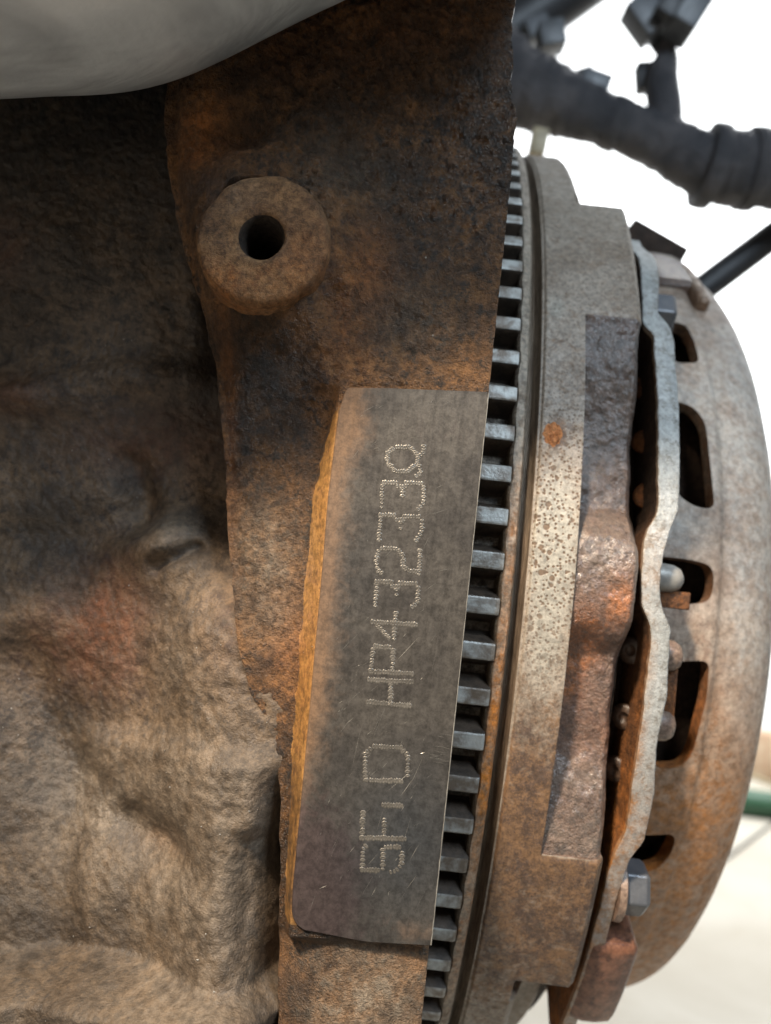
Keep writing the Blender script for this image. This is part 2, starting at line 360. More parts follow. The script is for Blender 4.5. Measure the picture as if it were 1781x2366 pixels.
# lower: rib + slanted pad side
k = np.clip((U-uS)/np.maximum(uP-uS, 1), 0, 1)
Ylow = PY + .45 + 4.3*(1-k) + ss(uS, uS-60, U)*0.8 + 2.2*np.exp(-np.clip(dL, 0, None)/40.)*ss(1500, 1300, Vv)
Ylow -= .9*gau(U, Vv, 600, 1250, 70, 90)
rib = (U < uS)
wl_ = ss(860, 990, Vv)
Y = Yup*(1-wl_)+Ylow*wl_
Y = np.where((Vv > 893) & (U > uP), PY+.45, Y)
# below the pad: a rounded column
wb = ss(2150, 2185, Vv)
Ybot = PY+1.6+3.*np.clip(np.abs((U-850)/190.), 0, 1.2)**3
Y = Y*(1-wb)+Ybot*wb
rough = np.where((Vv > 900) & (U > uS-6), .10, 1.)*(1-.75*wb)
rough = rough*(1-.55*ss(560, 640, Vv)*ss(980, 1100, U)*ss(920, 860, Vv))
crust = ss(520, 760, U)*ss(640, 420, Vv)
Y = Y + rough*(.50*n2+.26*n3)*(1+.7*crust)+crust*.35*np.clip(n3-.15, 0, 1)
Y = Y + 26*ss(105, 85, np.hypot(U-(603-4), Vv-(553-2)))
# stains, with some light and shade painted into the same masks
orr = .9*gau(U, Vv, 470, 300, 70, 90)+.8*gau(U, Vv, 520, 60, 120, 70)+.55*gau(U, Vv, 900, 40, 200, 120)+.6*gau(U, Vv, 800, 740, 60, 130)+.55*gau(U, Vv, 860, 620, 60, 90)+.6*gau(U, Vv, 515, 950, 22, 300)+.5*gau(U, Vv, 660, 1480, 60, 120)+.35*gau(U, Vv, 700, 120, 150, 100)
drk = .8*gau(U, Vv, 850, 190, 120, 80)+.7*gau(U, Vv, 1120, 350, 90, 180)+.8*gau(U, Vv, 590, 330, 90, 50)+.7*gau(U, Vv, 770, 330, 130, 100)+.65*gau(U, Vv, 960, 450, 130, 130)+.6*gau(U, Vv, 1050, 200, 110, 120)+.95*gau(U, Vv, 600, 1010, 100, 110)+.95*gau(U, Vv, 600, 840, 110, 150)+.6*gau(U, Vv, 1000, 640, 140, 160)+.9*gau(U, Vv, 1185, 180, 40, 180)+.5*gau(U, Vv, 760, 700, 50, 50)  # soot; the darks above and below the boss are painted shade
pal = .7*gau(U, Vv, 600, 1270, 90, 120)+.55*gau(U, Vv, 620, 1420, 70, 90)+.30*gau(U, Vv, 800, 420, 120, 120)+.28*gau(U, Vv, 960, 760, 110, 90)+wb*1.1*gau(U, Vv, 850, 2330, 130, 170)  # pale patch on the bottom column is light painted in
drk = drk+.75*crust*ss(-.05, .35, n2+.4*n1)+.5*crust*ss(.1, .4, n3)+.95*ss(1700, 1860, Vv)*(1-wb)  # last term paints the shadow over the lower strip
stn = np.stack([orr, drk, pal], -1)
# sides that run back into the block
def side(Xe, Ye, back, sgn):
    cols = []
    for d, dx in ((.5, .25), (2, .5), (6, .7), (14, .9), (back, 1.2)):
        cols.append((Xe+sgn*dx*.6, np.maximum(Ye+d, 0)))
    return cols
Lc = side(X[:, 0], Y[:, 0], 32, -1.)[::-1]; Rc = side(X[:, -1], Y[:, -1], 34, .15)
XX = np.column_stack([c[0] for c in Lc]+[X]+[c[0] for c in Rc]); YY = np.column_stack([c[1] for c in Lc]+[Y]+[c[1] for c in Rc])
YY[:, :5] += .5*fbm(XX[:, :5]*.3+YY[:, :5]*.3, np.repeat(zz[:, None], 5, 1)*.3, o=4, seed=33)
XX[:, :4] += .5*fbm(YY[:, :4]*.3, np.repeat(zz[:, None], 4, 1)*.4, o=4, seed=31)
ZZ = np.repeat(zz[:, None], XX.shape[1], 1)
stn = np.concatenate([np.repeat(stn[:, :1], 5, 1), stn, np.repeat(stn[:, -1:], 5, 1)], 1)
Fc = gridf(XX.shape[1], nz)
Um = np.concatenate([np.repeat(U[:, :1]-9, 5, 1), U, np.repeat(U[:, -1:], 5, 1)], 1); Vm = np.concatenate([np.repeat(Vv[:, :1], 5, 1), Vv, np.repeat(Vv[:, -1:], 5, 1)], 1)
uSm = np.concatenate([np.repeat(uS[:, :1], 5, 1), uS, np.repeat(uS[:, -1:], 5, 1)], 1)
edge_n = 14*fbm(XX*.6, ZZ*.6, o=3, seed=41)
fm = ((Um > uSm+edge_n*.45+4*ss(1300, 960, Vm)) & (Vm > 945+edge_n) & (Vm < 2125)).astype(int)
fm = fm[:-1, :-1].ravel()
make('flange', np.stack([XX, YY, ZZ], -1), Fc, [m_flange, m_strip], block, stain_shade=stn.reshape(-1, 3), fmat=fm)

FG = np.stack([XX, YY, ZZ], -1)[:, 8:-8]
# --- boss with its threaded hole
bc = at(603, 546, 109.0); br, hr = 9.7, 3.1
prof = [(.05, 30), (hr-.1, 30), (hr-.1, 3), (hr, 1.2), (hr+.35, .35), (hr+.8, .06), (hr+1.6, 0), (5.5, .02), (7, .05), (8.2, .12), (8.9, .35), (9.4, .85), (9.7, 1.7), (9.9, 4), (10.2, 9), (10.6, 30)]
nb = 120; V = []; a = np.linspace(0, 2*math.pi, nb, endpoint=False); ST = []
for j, (r, d) in enumerate(prof):
    rr = r*(1.04 if j > 8 else 1.)*(1+(.018*fbm(np.cos(a)*6, np.sin(a)*6, o=4, seed=5) if j > 8 else 0)+(.02*fbm(np.cos(a)*2, np.sin(a)*2, o=2, seed=6) if j <= 5 else 0))
    dd = d + (.5*fbm(r*np.cos(a)*.4, r*np.sin(a)*.4, o=4, seed=8) if 5 < j < 14 else 0)
    V.append(np.stack([bc[0]+rr*np.cos(a), bc[1]+dd-.06*rr*np.cos(a)+0*a, bc[2]+rr*np.sin(a)], -1))
    ST.append(np.stack([.5*gau(np.cos(a), np.sin(a), .6, -.5, .8)*(j > 5)+.55*gau(np.cos(a), np.sin(a), -.5, -.9, .5)*(j > 7), .5*gau(np.cos(a), np.sin(a), -.8, .2, .6)*(j > 6), .25*gau(np.cos(a), np.sin(a), -.5, .8, .4)*(j > 6)], -1))
Fb = gridf(nb, len(prof), cu=True)
bo = make('boss', np.array(V), Fb, [m_boss, m_bore], block, stain_shade=np.array(ST).reshape(-1, 3), fmat=[1 if i < 4*nb else 0 for i in range(len(Fb))])

# --- machined pad with the stamped number
def fillet_poly(pts, rads, n=6):
    o = []; m = len(pts); pts = [np.array(p, float) for p in pts]
    for i, p in enumerate(pts):
        r = rads[i]
        if r <= 0: o.append(p); continue
        a = pts[i-1]-p; b = pts[(i+1) % m]-p; la, lb = np.linalg.norm(a), np.linalg.norm(b); a /= la; b /= lb
        A, B = p+a*min(r, la*.45), p+b*min(r, lb*.45)
        for t in np.linspace(0, 1, n): o.append((1-t)**2*A+2*t*(1-t)*p+t*t*B)
    return o
PF = PY-.05
def padpt(u, v): q = at(u, v, PF); return q[0], q[2]
xe = XB+.02
zt, zb = at(1125, 905, PF)[2], at(1000, 2186, PF)[2]
outl = [(xe, zt), (xe, zb), padpt(850, 2176), padpt(672, 2150), padpt(676, 2050), padpt(695, 1850), padpt(718, 1600), padpt(745, 1300), padpt(757, 1150), padpt(782, 950), padpt(800, 893)]
poly = np.array(fillet_poly(outl, [.3, .3, 0, 4.2, 0, 0, 0, 0, 0, 0, 1.2]))
# fine grid clipped to the outline keeps the stain attribute dense
zs = np.linspace(zt, zb, 130)
def span(z):
    xs = []
    m = len(poly)
    for i in range(m):
        (x0, z0), (x1, z1) = poly[i], poly[(i+1) % m]
        if (z0-z)*(z1-z) <= 0 and z0 != z1: xs.append(x0+(x1-x0)*(z-z0)/(z1-z0))
    return (min(xs), max(xs)) if xs else None
rows = [(z, span(min(max(z, poly[:, 1].min()+.01), poly[:, 1].max()-.01))) for z in np.linspace(poly[:, 1].max()-.02, poly[:, 1].min()+.02, 150)]
ncol = 44; sA = np.linspace(0, 1, ncol); V = []; bev = .14
for z, (a0, a1) in rows:
    xs = a0+(a1-a0)*sA
    V += [(a0-.05, PF+1.2, z), (a0, PF+bev, z)]+[(x, PF, z) for x in np.clip(xs, a0+bev, a1-bev)]+[(a1, PF+bev, z), (a1+.02, PF+1.2, z)]
V = np.array(V); nc = ncol+4
top = V[:nc].copy(); top[:, 1] = PF+1.2; bot = V[-nc:].copy(); bot[:, 1] = PF+1.2
V = np.vstack([top, V, bot]); U1, V1 = uv_of(V)
st = np.zeros((len(V), 3))
uPl = np.interp(V1, [893, 950, 1150, 1300, 1600, 1850, 2050, 2170], [800, 780, 757, 745, 718, 695, 676, 672])
st[:, 0] = 1.1*np.exp(-np.clip(U1-uPl, 0, None)/30.)*ss(2000, 1500, V1)+.5*gau(U1, V1, 800, 980, 60, 60)+.35*gau(U1, V1, 960, 2150, 100, 40)+.25*np.exp(-np.clip(U1-uPl, 0, None)/70)
st[:, 1] = 1.1*gau(U1, V1, 710, 2060, 150, 230)+.3*gau(U1, V1, 1000, 1000, 200, 90)
st[:, 2] = .9*gau(U1, V1, 930, 1950, 140, 190)+.25*gau(U1, V1, 800, 1300, 120, 200)  # blue-grey paints the shadow band over the lower pad
pad = make('number_pad', V, gridf(nc, len(rows)+2), m_pad, block, stain_shade=st, sharp=30, label='smooth grey machined pad with dot-stamped engine number')

zz_ = np.linspace(zt-.2, zb+.1, 300); bw = .10+.05*fbm(zz_*1.2, zz_*0, o=3, seed=44); V = []
for z_, w_ in zip(zz_, bw): V += [(xe-w_, PF-.006, z_), (xe-.02, PF-.03-.03*w_/.1, z_), (xe+.05, PF+.09, z_)]
make('edge_glint', V, gridf(3, len(zz_)), m_scratch, pad, label='thin bright strip for the highlight on the pad edge')  # bright ridge added to paint the highlight of the chamfer

# dot-peened characters, drawn bottom to top along the pad (strokes in photo enlargement pixels)
CH = [('5', 1500, [[(250, 1732), (226, 1760), (215, 1930)], [(215, 1945), (360, 1950)], [(400, 1770), (397, 1940)], [(420, 1745), (550, 1745)], [(570, 1790), (562, 1900), (520, 1950), (470, 1965)]]),
      ('F', 1500, [[(200, 1662), (595, 1672)], [(225, 1440), (215, 1650)], [(413, 1500), (410, 1650)]]),
      ('dash', 1500, [[(395, 1375), (570, 1382)]]),
      ('D', 1500, [[(320, 860), (560, 870)], [(290, 885), (245, 915), (243, 1110), (250, 1150)], [(580, 900), (622, 940), (618, 1115)], [(262, 1155), (570, 1165)]]),
      ('H', 1500, [[(275, 270), (660, 292)], [(470, 312), (465, 495)], [(265, 467), (640, 500)]]),
      ('P', 980, [[(285, 2180), (660, 2202)], [(310, 1985), (295, 2165)], [(325, 1960), (465, 1970)], [(492, 1990), (480, 2175)]]),
      ('4', 980, [[(305, 1745), (700, 1770)], [(510, 1665), (497, 1893)], [(345, 1775), (455, 1888)]]),
      ('3', 980, [[(335, 1390), (480, 1395)], [(545, 1403), (690, 1410)], [(472, 1432), (540, 1432)], [(515, 1455), (515, 1508)], [(345, 1412), (330, 1605)], [(712, 1440), (702, 1575), (655, 1615)]]),
      ('2', 980, [[(385, 1095), (520, 1100), (585, 1175), (570, 1255), (620, 1290), (690, 1302)], [(725, 1115), (717, 1325)], [(362, 1115), (337, 1195), (345, 1275), (385, 1315)]]),
      ('3', 980, [[(375, 800), (500, 805)], [(580, 815), (720, 820)], [(515, 845), (590, 845)], [(555, 868), (555, 920)], [(378, 825), (362, 1025)], [(745, 850), (740, 950), (690, 1030)]]),
      ('3', 980, [[(400, 515), (520, 520)], [(600, 522), (745, 524)], [(525, 550), (600, 550)], [(570, 575), (570, 632)], [(392, 540), (385, 730)], [(757, 550), (757, 700), (710, 750)]]),
      ('8', 980, [[(520, 205), (640, 206), (710, 285), (700, 350), (650, 392), (615, 420), (510, 420), (440, 340), (435, 260), (490, 222)], [(735, 272), (758, 245), (757, 195)], [(715, 370), (732, 432), (692, 462)]])]
dprof = [(.34, 0.), (.28, .035), (.20, .055), (.12, .010), (.05, .002)]
for nm, oy, strokes in CH:
    V, Fc = [], []
    for S in strokes:
        Q = np.array([at(780+x/3.813, oy+y/3.813, PF) for x, y in S]); L = np.r_[0, np.cumsum(np.linalg.norm(np.diff(Q, axis=0), axis=1))]
        for d in np.linspace(0, L[-1], max(2, int(L[-1]/(.37 if abs(Q[-1][0]-Q[0][0]) > abs(Q[-1][2]-Q[0][2]) else .47))+1)):
            c = np.array([np.interp(d, L, Q[:, q]) for q in range(3)])+np.array([random.uniform(-.05, .05), 0, random.uniform(-.05, .05)])
            i_ = min(np.searchsorted(L, max(d, 1e-6)), len(L)-1); t_ = (Q[i_]-Q[i_-1])/np.linalg.norm(Q[i_]-Q[i_-1]); p_ = np.array([-t_[2], 0, t_[0]])
            b0 = len(V); sz = random.uniform(.8, 1.15); hh = random.uniform(.6, 1.15)
            for (r, h) in dprof:
                for q in range(7): V.append(c+t_*(r*.78*sz*math.cos(q*.8976))+p_*(r*1.28*sz*math.sin(q*.8976))+np.array([0, -h*hh-.004, 0]))
            Fc += [tuple(b0+i for i in f) for f in gridf(7, len(dprof), cu=True)]+[tuple(b0+28+q for q in range(7))]
    make('stamped_character', V, Fc, m_dot, pad)
# fine scratches standing as burrs on the pad
V, Fc = [], []
def scratch(u, v, ang, L, wd):
    a = at(u, v, PF-.012); b = at(u+L*math.cos(ang), v-L*math.sin(ang), PF-.012); d = (b-a)/np.linalg.norm(b-a); p = np.array([-d[2], 0, d[0]])*wd
    mid = (a+b)/2+np.array([0, -.02, 0]); i = len(V); V.extend([a, mid-p, b, mid+p]); Fc.append((i, i+1, i+2, i+3))
for q in range(85):
    v = random.uniform(1450, 2120); lo = np.interp(v, [893, 2170], [800, 680])+25; hi = np.interp(v, [893, 2170], [1115, 990])-10
    scratch(random.uniform(lo, hi-30), v, R_(random.gauss(50, 13)), min(110, 6+random.expovariate(1/24.)), random.choice((.008, .010, .014, .022, .034)))
for q in range(40):
    v = random.uniform(930, 1700); lo = np.interp(v, [893, 2170], [800, 680])+25; hi = np.interp(v, [893, 2170], [1115, 990])-60
    scratch(random.uniform(lo, hi), v, R_(random.gauss(35, 25)), random.uniform(5, 40), random.uniform(.01, .025))
for q in range(16): scratch(random.uniform(985, 1020), random.uniform(1690, 1760), R_(random.gauss(-6, 5)), random.uniform(15, 40), .015)
o = make('scratches', V, Fc, m_scratch, pad, smooth=False); prop(o, kind='stuff')

# --- deep cylinder-block wall on the left
WY = 136.
A = at(-220, -200, WY); B = at(760, 2560, WY)
nx, nzw = 340, 560
x = np.linspace(min(A[0], at(-220, 2500, WY)[0])-4, 7., nx); z = np.linspace(at(0, -220, WY)[2], at(0, 2560, WY)[2], nzw)
X, Z = np.meshgrid(x, z); U, Vv = uvp(X, Z, WY)
wu = U+16*fbm(X*.05, Z*.05, o=4, seed=50); wv = Vv+24*fbm(X*.05+9, Z*.05, o=4, seed=51)
H = np.zeros_like(X)                                   # height towards the lens
H += 5.0*ss(1120, 1330, wv)*ss(150, 420, wu)           # lower shoulder
H += 11.*ss(1230, 1480, wv)*ss(330, 560, wu)*ss(2290, 2170, wv)
H += 5.0*gau(wu, wv, 410, 1255, 80, 60)                # rocky lump
H += 2.4*ss(1650, 1725, wv)*ss(150, 260, wu)           # ledge
H += 2.6*gau(wu, wv, 220, 2040, 200, 190)
H += 13.*ss(2150, 2215, wv)
H += 2.6*ss(60, -160, wu-.3*(wv-1500))*ss(1300, 1600, wv)
def trough(pts, wd, dep):
    g = np.zeros_like(X)
    for (a, b), (c, d) in zip(pts[:-1], pts[1:]):
        t = np.clip(((wu-a)*(c-a)+(wv-b)*(d-b))/((c-a)**2+(d-b)**2), 0, 1); g = np.maximum(g, np.exp(-((wu-a-t*(c-a))**2+(wv-b-t*(d-b))**2)/wd**2))
    return dep*g
H -= trough([(60, 1560), (170, 1760), (300, 1885), (440, 1915)], 85, 2.6)
H -= trough([(330, 1890), (430, 1915)], 40, 2.0)
H -= trough([(622, 1880), (618, 2050), (640, 2200)], 30, 3.5)
H -= trough([(300, 1080), (330, 1200)], 40, 3.)
H -= trough([(390, 1310), (470, 1275)], 18, 2.6)
H -= trough([(-100, 1240), (200, 1230), (320, 1190)], 55, 1.8)
H -= 22*ss(1.1, .75, np.hypot((wu-425)/46, (wv-2372)/62))+22*ss(1.1, .8, np.hypot((wu-50)/110, (wv-2385)/72))
H += 3.*gau(wu, wv, 60, 930, 130, 45)+2.5*gau(wu, wv, 330, 880, 190, 40)+2.*gau(wu, wv, 150, 600, 150, 120)+2.2*gau(wu, wv, 100, 1450, 200, 90)
H -= 4.*ss(430, 520, wu)*ss(1100, 700, wv)
H -= 14*ss(615, 690, U)*ss(1640, 1960, Vv)
n1 = fbm(X*.06, Z*.06, o=4, seed=21); n2 = fbm(X*.35, Z*.35, o=4, seed=22); n3 = fbm(X*1.3, Z*1.3, o=3, seed=23)
H += 1.1*n1+.40*n2*(.5+.8*ss(1100, 1300, Vv)*ss(330, 420, U)*ss(1700, 1600, Vv))+.28*n3
orr = 1.0*gau(U, Vv, 270, 1440, 95, 150)+.8*gau(U, Vv, 10, 580, 60, 80)+.8*gau(U, Vv, 40, 920, 80, 40)+.5*gau(U, Vv, 350, 1010, 220, 90)+.6*gau(U, Vv, 400, 1905, 60, 25)+.4*gau(U, Vv, 120, 1500, 120, 120)+.3*gau(U, Vv, 560, 1450, 60, 120)
drk = 1.0*ss(1150, 850, Vv)*(1-.35*gau(U, Vv, 200, 850, 300, 90))+.45*ss(700, 300, Vv)+.8*gau(U, Vv, 260, 1860, 150, 55)+.5*gau(U, Vv, 90, 2080, 70, 90)+.5*gau(U, Vv, 600, 2000, 50, 160)+.65*gau(U, Vv, 120, 1180, 170, 100)+.95*gau(U, Vv, 110, 1660, 130, 130)  # black oil; shade is painted in as well, up top and beside the rib
pal = .75*ss(1600, 1800, Vv)+.6*gau(U, Vv, 420, 1240, 90, 60)+.45*gau(U, Vv, 480, 1500, 150, 150)+.35*gau(U, Vv, 600, 1700, 150, 120)
pal = pal*(.35+.9*ss(-.35, .45, fbm(X*.045, Z*.045, o=4, seed=57)))
drk = drk+.75*ss(.05, .5, fbm(X*.05+40, Z*.05, o=4, seed=58))*ss(1300, 1500, Vv)
stn = np.stack([orr, drk, pal], -1)
make('side_wall', np.stack([X, WY-H, Z], -1), gridf(nx, nzw), m_wall, block, stain_shade=stn.reshape(-1, 3))

# crumbs of grit and flaked paint stuck to the casting
def grit(name, G, n, rs, seed, mat):
    rg = np.random.default_rng(seed); V, Fc = [], []
    for q in range(n):
        i, j = rg.integers(4, G.shape[0]-4), rg.integers(4, G.shape[1]-4); c = G[i, j]+np.array([0, -.08, 0]); r = rg.uniform(*rs)*(1 if rg.random() > .08 else 2.2)
        b = len(V); V += [c+r*rg.uniform(.5, 1.2)*np.array(d) for d in ((1, 0, 0), (-1, 0, 0), (0, 0, 1), (0, 0, -1), (0, -.8, 0), (0, .8, 0))]
        Fc += [(b+x, b+y, b+z) for x, y, z in ((0, 2, 4), (2, 1, 4), (1, 3, 4), (3, 0, 4), (2, 0, 5), (1, 2, 5), (3, 1, 5), (0, 3, 5))]
    o = make(name, V, Fc, mat, block, smooth=False); prop(o, kind='stuff')
grit('grit', np.stack([X, WY-H, Z], -1), 260, (.06, .17), 5, m_pin)
grit('grit', FG, 150, (.04, .10), 6, m_pin)

# ================================================================== flywheel
fw = thing('flywheel', (25, YC, ZC-138), 'rusty flywheel with toothed ring gear behind the stamped pad', 'flywheel')
N = 117; K0 = 13.385; PT = 2*math.pi/N
ROOTR, TIPR = 133.6, 138.
# ring gear body
prof = [(7.6, 118), (7.6, ROOTR-.5), (8.1, ROOTR), (16.9, ROOTR), (17.5, ROOTR+3.2), (18.0, ROOTR+4.0), (19.3, ROOTR+3.6), (19.7, ROOTR+2.9), (19.9, 132.2), (19.9, 118)]
px = []
for i in range(len(prof)-1):
    for t in np.linspace(0, 1, 4, endpoint=False): px.append((prof[i][0]+(prof[i+1][0]-prof[i][0])*t, prof[i][1]+(prof[i+1][1]-prof[i][1])*t))
px.append(prof[-1]); px = np.array(px); nth = 1400
th = np.linspace(-math.pi, math.pi, nth, endpoint=False)
TH, XP = np.meshgrid(th, px[:, 0], indexing='ij'); RP = np.repeat(px[None, :, 1], nth, 0)
rimz = ss(17.0, 17.6, XP)*ss(20.2, 19.8, XP)
RP = RP+rimz*.22*fbm(TH*60, XP*.7, o=4, seed=61)
XP = XP-rimz*ss(18.8, 17.6, XP)*.35*(.5+.5*np.cos((TH-K0*PT)*N))
P = wheel(TH, XP, RP); U1, V1 = uv_of(P.reshape(-1, 3)); xx = XP.ravel()
tg = np.degrees(TH).ravel()
st = np.zeros((len(U1), 3))
st[:, 0] = ss(17.4, 18.2, xx)*(1.3*gau(tg, 0, -11, 0, 5, 1)+.45*gau(tg, 0, 0, 0, 8, 1)+.4*gau(tg, 0, -24, 0, 8, 1))
st[:, 1] = ss(17.4, 17., xx)*.9
st[:, 2] = ss(17.6, 18.2, xx)*.6*gau(tg, 0, 26, 0, 12, 1)
ring = make('ring_gear', P, gridf(len(px), nth, cv=True), m_ring, fw, stain_shade=st, sharp=45)
# one tooth, then copies turned about the crank axis
tb, tt = 2.85, 1.32; xa, xb_ = 8.2, 17.62
TV = []; prs = [(ROOTR-.3, tb+.25), (ROOTR+.45, tb-.35), (TIPR-.6, tt+.28), (TIPR-.12, tt+.05), (TIPR, tt-.22)]
for (x_, sh) in ((xa, .5), (xa+.5, 0), (xb_-.5, 0), (xb_, .10)):
    for sg in (-1, 1):
        for (r, hw) in (prs if sg < 0 else prs[::-1]):
            cut = sh*ss(ROOTR, TIPR, r)
            TV.append((x_-(0 if sh == 0 else 0), -(r-cut*1.6), sg*max(hw-cut*.35, .2)))
m_ = 10; TF = []; TM = []
for j in range(3):
    for i in range(m_):
        a, b = j*m_+i, j*m_+(i+1) % m_; TF.append((a, b, b+m_, a+m_)); TM.append(0 if 3 <= i <= 5 else 1)
TF += [tuple(range(m_-1, -1, -1)), tuple(range(3*m_, 4*m_))]; TM += [1, 0]
tm = bpy.data.meshes.new('tooth'); tm.from_pydata((np.array(TV)*.001).tolist(), [], TF); tm.materials.append(m_tip); tm.materials.append(m_flank)
tm.polygons.foreach_set('material_index', TM); tm.update()
cl_ = (np.array([0, YC, ZC])-wpos(ring))*.001
for q in range(N):
    o = bpy.data.objects.new('tooth', tm); C.objects.link(o); o.parent = ring; o.location = cl_
    o.rotation_euler = (-(K0-q-.5)*PT, 0, 0)

# rim: groove, speckled band, cast pockets between the bolting lobes
def pocket(td):
    d = 6.6*ss(24.1, 23.0, td)*ss(-18.3, -17.2, td)
    d = d*(.10+.90*ss(-17.8, -9., td))*(.14+.86*ss(23.4, 13., td))
    d = d*(1-.93*np.exp(-((td-2.4)/4.6)**4))
    d = d+12.*ss(39, 43, td)*ss(84, 80, td)+12.5*ss(-29.6, -33.5, td)*ss(-75, -71, td)
    for s0 in (102, 150, -140): d = d+8*ss(s0, s0+2, td)*ss(s0+36, s0+34, td)
    return d
thv = np.radians(np.concatenate([np.linspace(-180, -45, 160, endpoint=False), np.linspace(-45, 70, 900, endpoint=False), np.linspace(70, 180, 130, endpoint=False)]))
xg = np.concatenate([[19.9, 20.0], np.linspace(20.1, 21.7, 14), [21.8, 21.95, 22.1, 22.25], np.linspace(22.45, 29.5, 34), [29.66, 29.78, 29.84, 29.9, 30.0, 30.15], np.linspace(30.4, 40.1, 44), [40.4, 40.65, 40.78, 40.8]])
TH, XP = np.meshgrid(thv, xg, indexing='ij'); td = np.degrees(TH)
RB = 136.
base = np.interp(xg, [19.9, 20.0, 20.3, 20.9, 21.6, 21.8, 21.95, 22.1, 22.25, 22.6, 29.6, 29.9, 39.6, 40.4, 40.8], [131, 133.2, 132.9, 133.2, 134.4, 135., 135.35, 135.45, 135.3, RB-.1, RB, RB, RB, RB-.8, RB-1.5])
RPm = np.repeat(base[None], len(thv), 0)
dp = pocket(td); deep = ss(7.5, 10.5, dp)
fx = np.where(deep > 0, (1-deep)*ss(29.82, 30.1, XP)+deep*ss(29.6, 36.5, XP), ss(29.82, 30.1, XP))
RPm = RPm-dp*fx
pk = fx*ss(.1, .4, dp+.9*gau(td, 0, 2.4, 0, 8, 1))*ss(24.3, 23.6, td)*ss(-18.4, -17.6, td)
arc = TH*RB
RPm += pk*(.55*fbm(arc*.3, XP*.3, o=4, seed=71)+.16*fbm(arc*1.1, XP*1.1, o=3, seed=72))
RPm += (1-pk)*ss(22.3, 22.6, XP)*.035*fbm(arc*.8, XP*.8, o=3, seed=73)
# the pocket floor ends in a worn, wandering edge
XP2 = XP-ss(38, 40.8, XP)*pk*(.5+.5*fbm(arc*.12, arc*0, o=4, seed=74))*.9
P = wheel(TH, XP2, RPm)
st = np.zeros(P.shape)
band = ss(22., 22.4, XP)*(1-pk)
st[..., 0] = band*(.75*gau(td, 0, -14, 0, 9, 1)+.6*gau(td, 0, -28, 0, 9, 1)+.30*gau(td, 0, 20, 0, 6, 1)+.9*gau(td, XP, 12.6, 25.5, 1.4, 1.6)+.2*gau(td, 0, 34, 0, 6, 1))
st[..., 1] = band*(1.0*gau(td, 0, 8.5, 0, 6.5, 1)+.45*gau(td, 0, 0, 0, 6, 1)+.18*gau(td, 0, 25, 0, 9, 1)+.15)
st[..., 2] = band*(.95*gau(td, XP, 5, 26, 6, 5)+.7*gau(td, XP, 24, 24.5, 1.6, 2.)+.55*gau(td, XP, -3, 26, 5, 4)+.35*gau(td, 0, 38, 0, 9, 1))
st[..., 0] += pk*(1.5*gau(td, XP, -2.2, 33, 2.3, 3.2)+1.3*gau(td, XP, 1.2, 38, 1.8, 2.5)+1.3*gau(td, XP, -5.5, 31.5, 1.3, 2)+.2*gau(td, 0, -9, 0, 3, 1))
st[..., 1] += pk*(.7*gau(td, 0, 21, 0, 5, 1)+.4*gau(td, XP, 10, 37, 5, 3)+.6*gau(td, XP, -14.8, 37, 1.2, 3))
st[..., 2] += pk*(.75*gau(td, 0, 4.2, 0, 2.6, 1)+.5*gau(td, 0, -16.5, 0, 1.8, 1)+.6*gau(td, 0, -12.5, 0, 1.5, 1)+.3*gau(td, 0, 13, 0, 6, 1))
nX = len(xg); Fr = gridf(nX, len(thv), cv=True)
fmr = np.zeros((len(thv), nX-1), int); fmr[:, xg[:-1] < 21.95] = 1; fmr[(pk[:, :-1] > .35)] = 2
make('rim', P, Fr, [m_rim, m_groove, m_pocket], fw, stain_shade=st.reshape(-1, 3), fmat=fmr.ravel())
tc_, xc_ = cyl(1278, 1003, RB); gq = np.linspace(-1, 1, 34); GA, GB = np.meshgrid(gq, gq)
hq = np.clip(1-(GA**2+GB**2)*1.25+.5*fbm(GA*3, GB*3, o=4, seed=77), 0, 1)**.7
make('rust_scab', wheel(tc_+GA*2.5/RB, xc_+GB*1.9, RB-.12+hq*(.38+.22*fbm(GA*9, GB*9, o=3, seed=78))), gridf(34, 34), m_scab, fw, label='crusty orange rust scab on the rim')
# friction face that closes the rim on the clutch side
rr = RPm[:, -1]; V = np.concatenate([wheel(thv, 40.78-(pk[:, -1])*.4, rr), wheel(thv, 40.3+0*thv, np.full_like(rr, 70))])
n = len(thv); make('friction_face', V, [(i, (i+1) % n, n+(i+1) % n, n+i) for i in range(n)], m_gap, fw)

# ================================================================== clutch
cl = thing('clutch_assembly', (55, YC, ZC-126), 'rusty clutch pressure plate assembly bolted onto the flywheel', 'clutch')
# pressure plate and friction disc seen dark through the gap
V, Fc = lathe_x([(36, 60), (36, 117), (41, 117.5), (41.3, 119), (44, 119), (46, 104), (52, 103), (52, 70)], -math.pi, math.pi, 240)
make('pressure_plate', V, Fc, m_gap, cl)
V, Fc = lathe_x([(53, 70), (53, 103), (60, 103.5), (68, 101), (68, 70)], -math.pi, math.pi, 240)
make('diaphragm_ring', V, Fc, m_gap, cl)
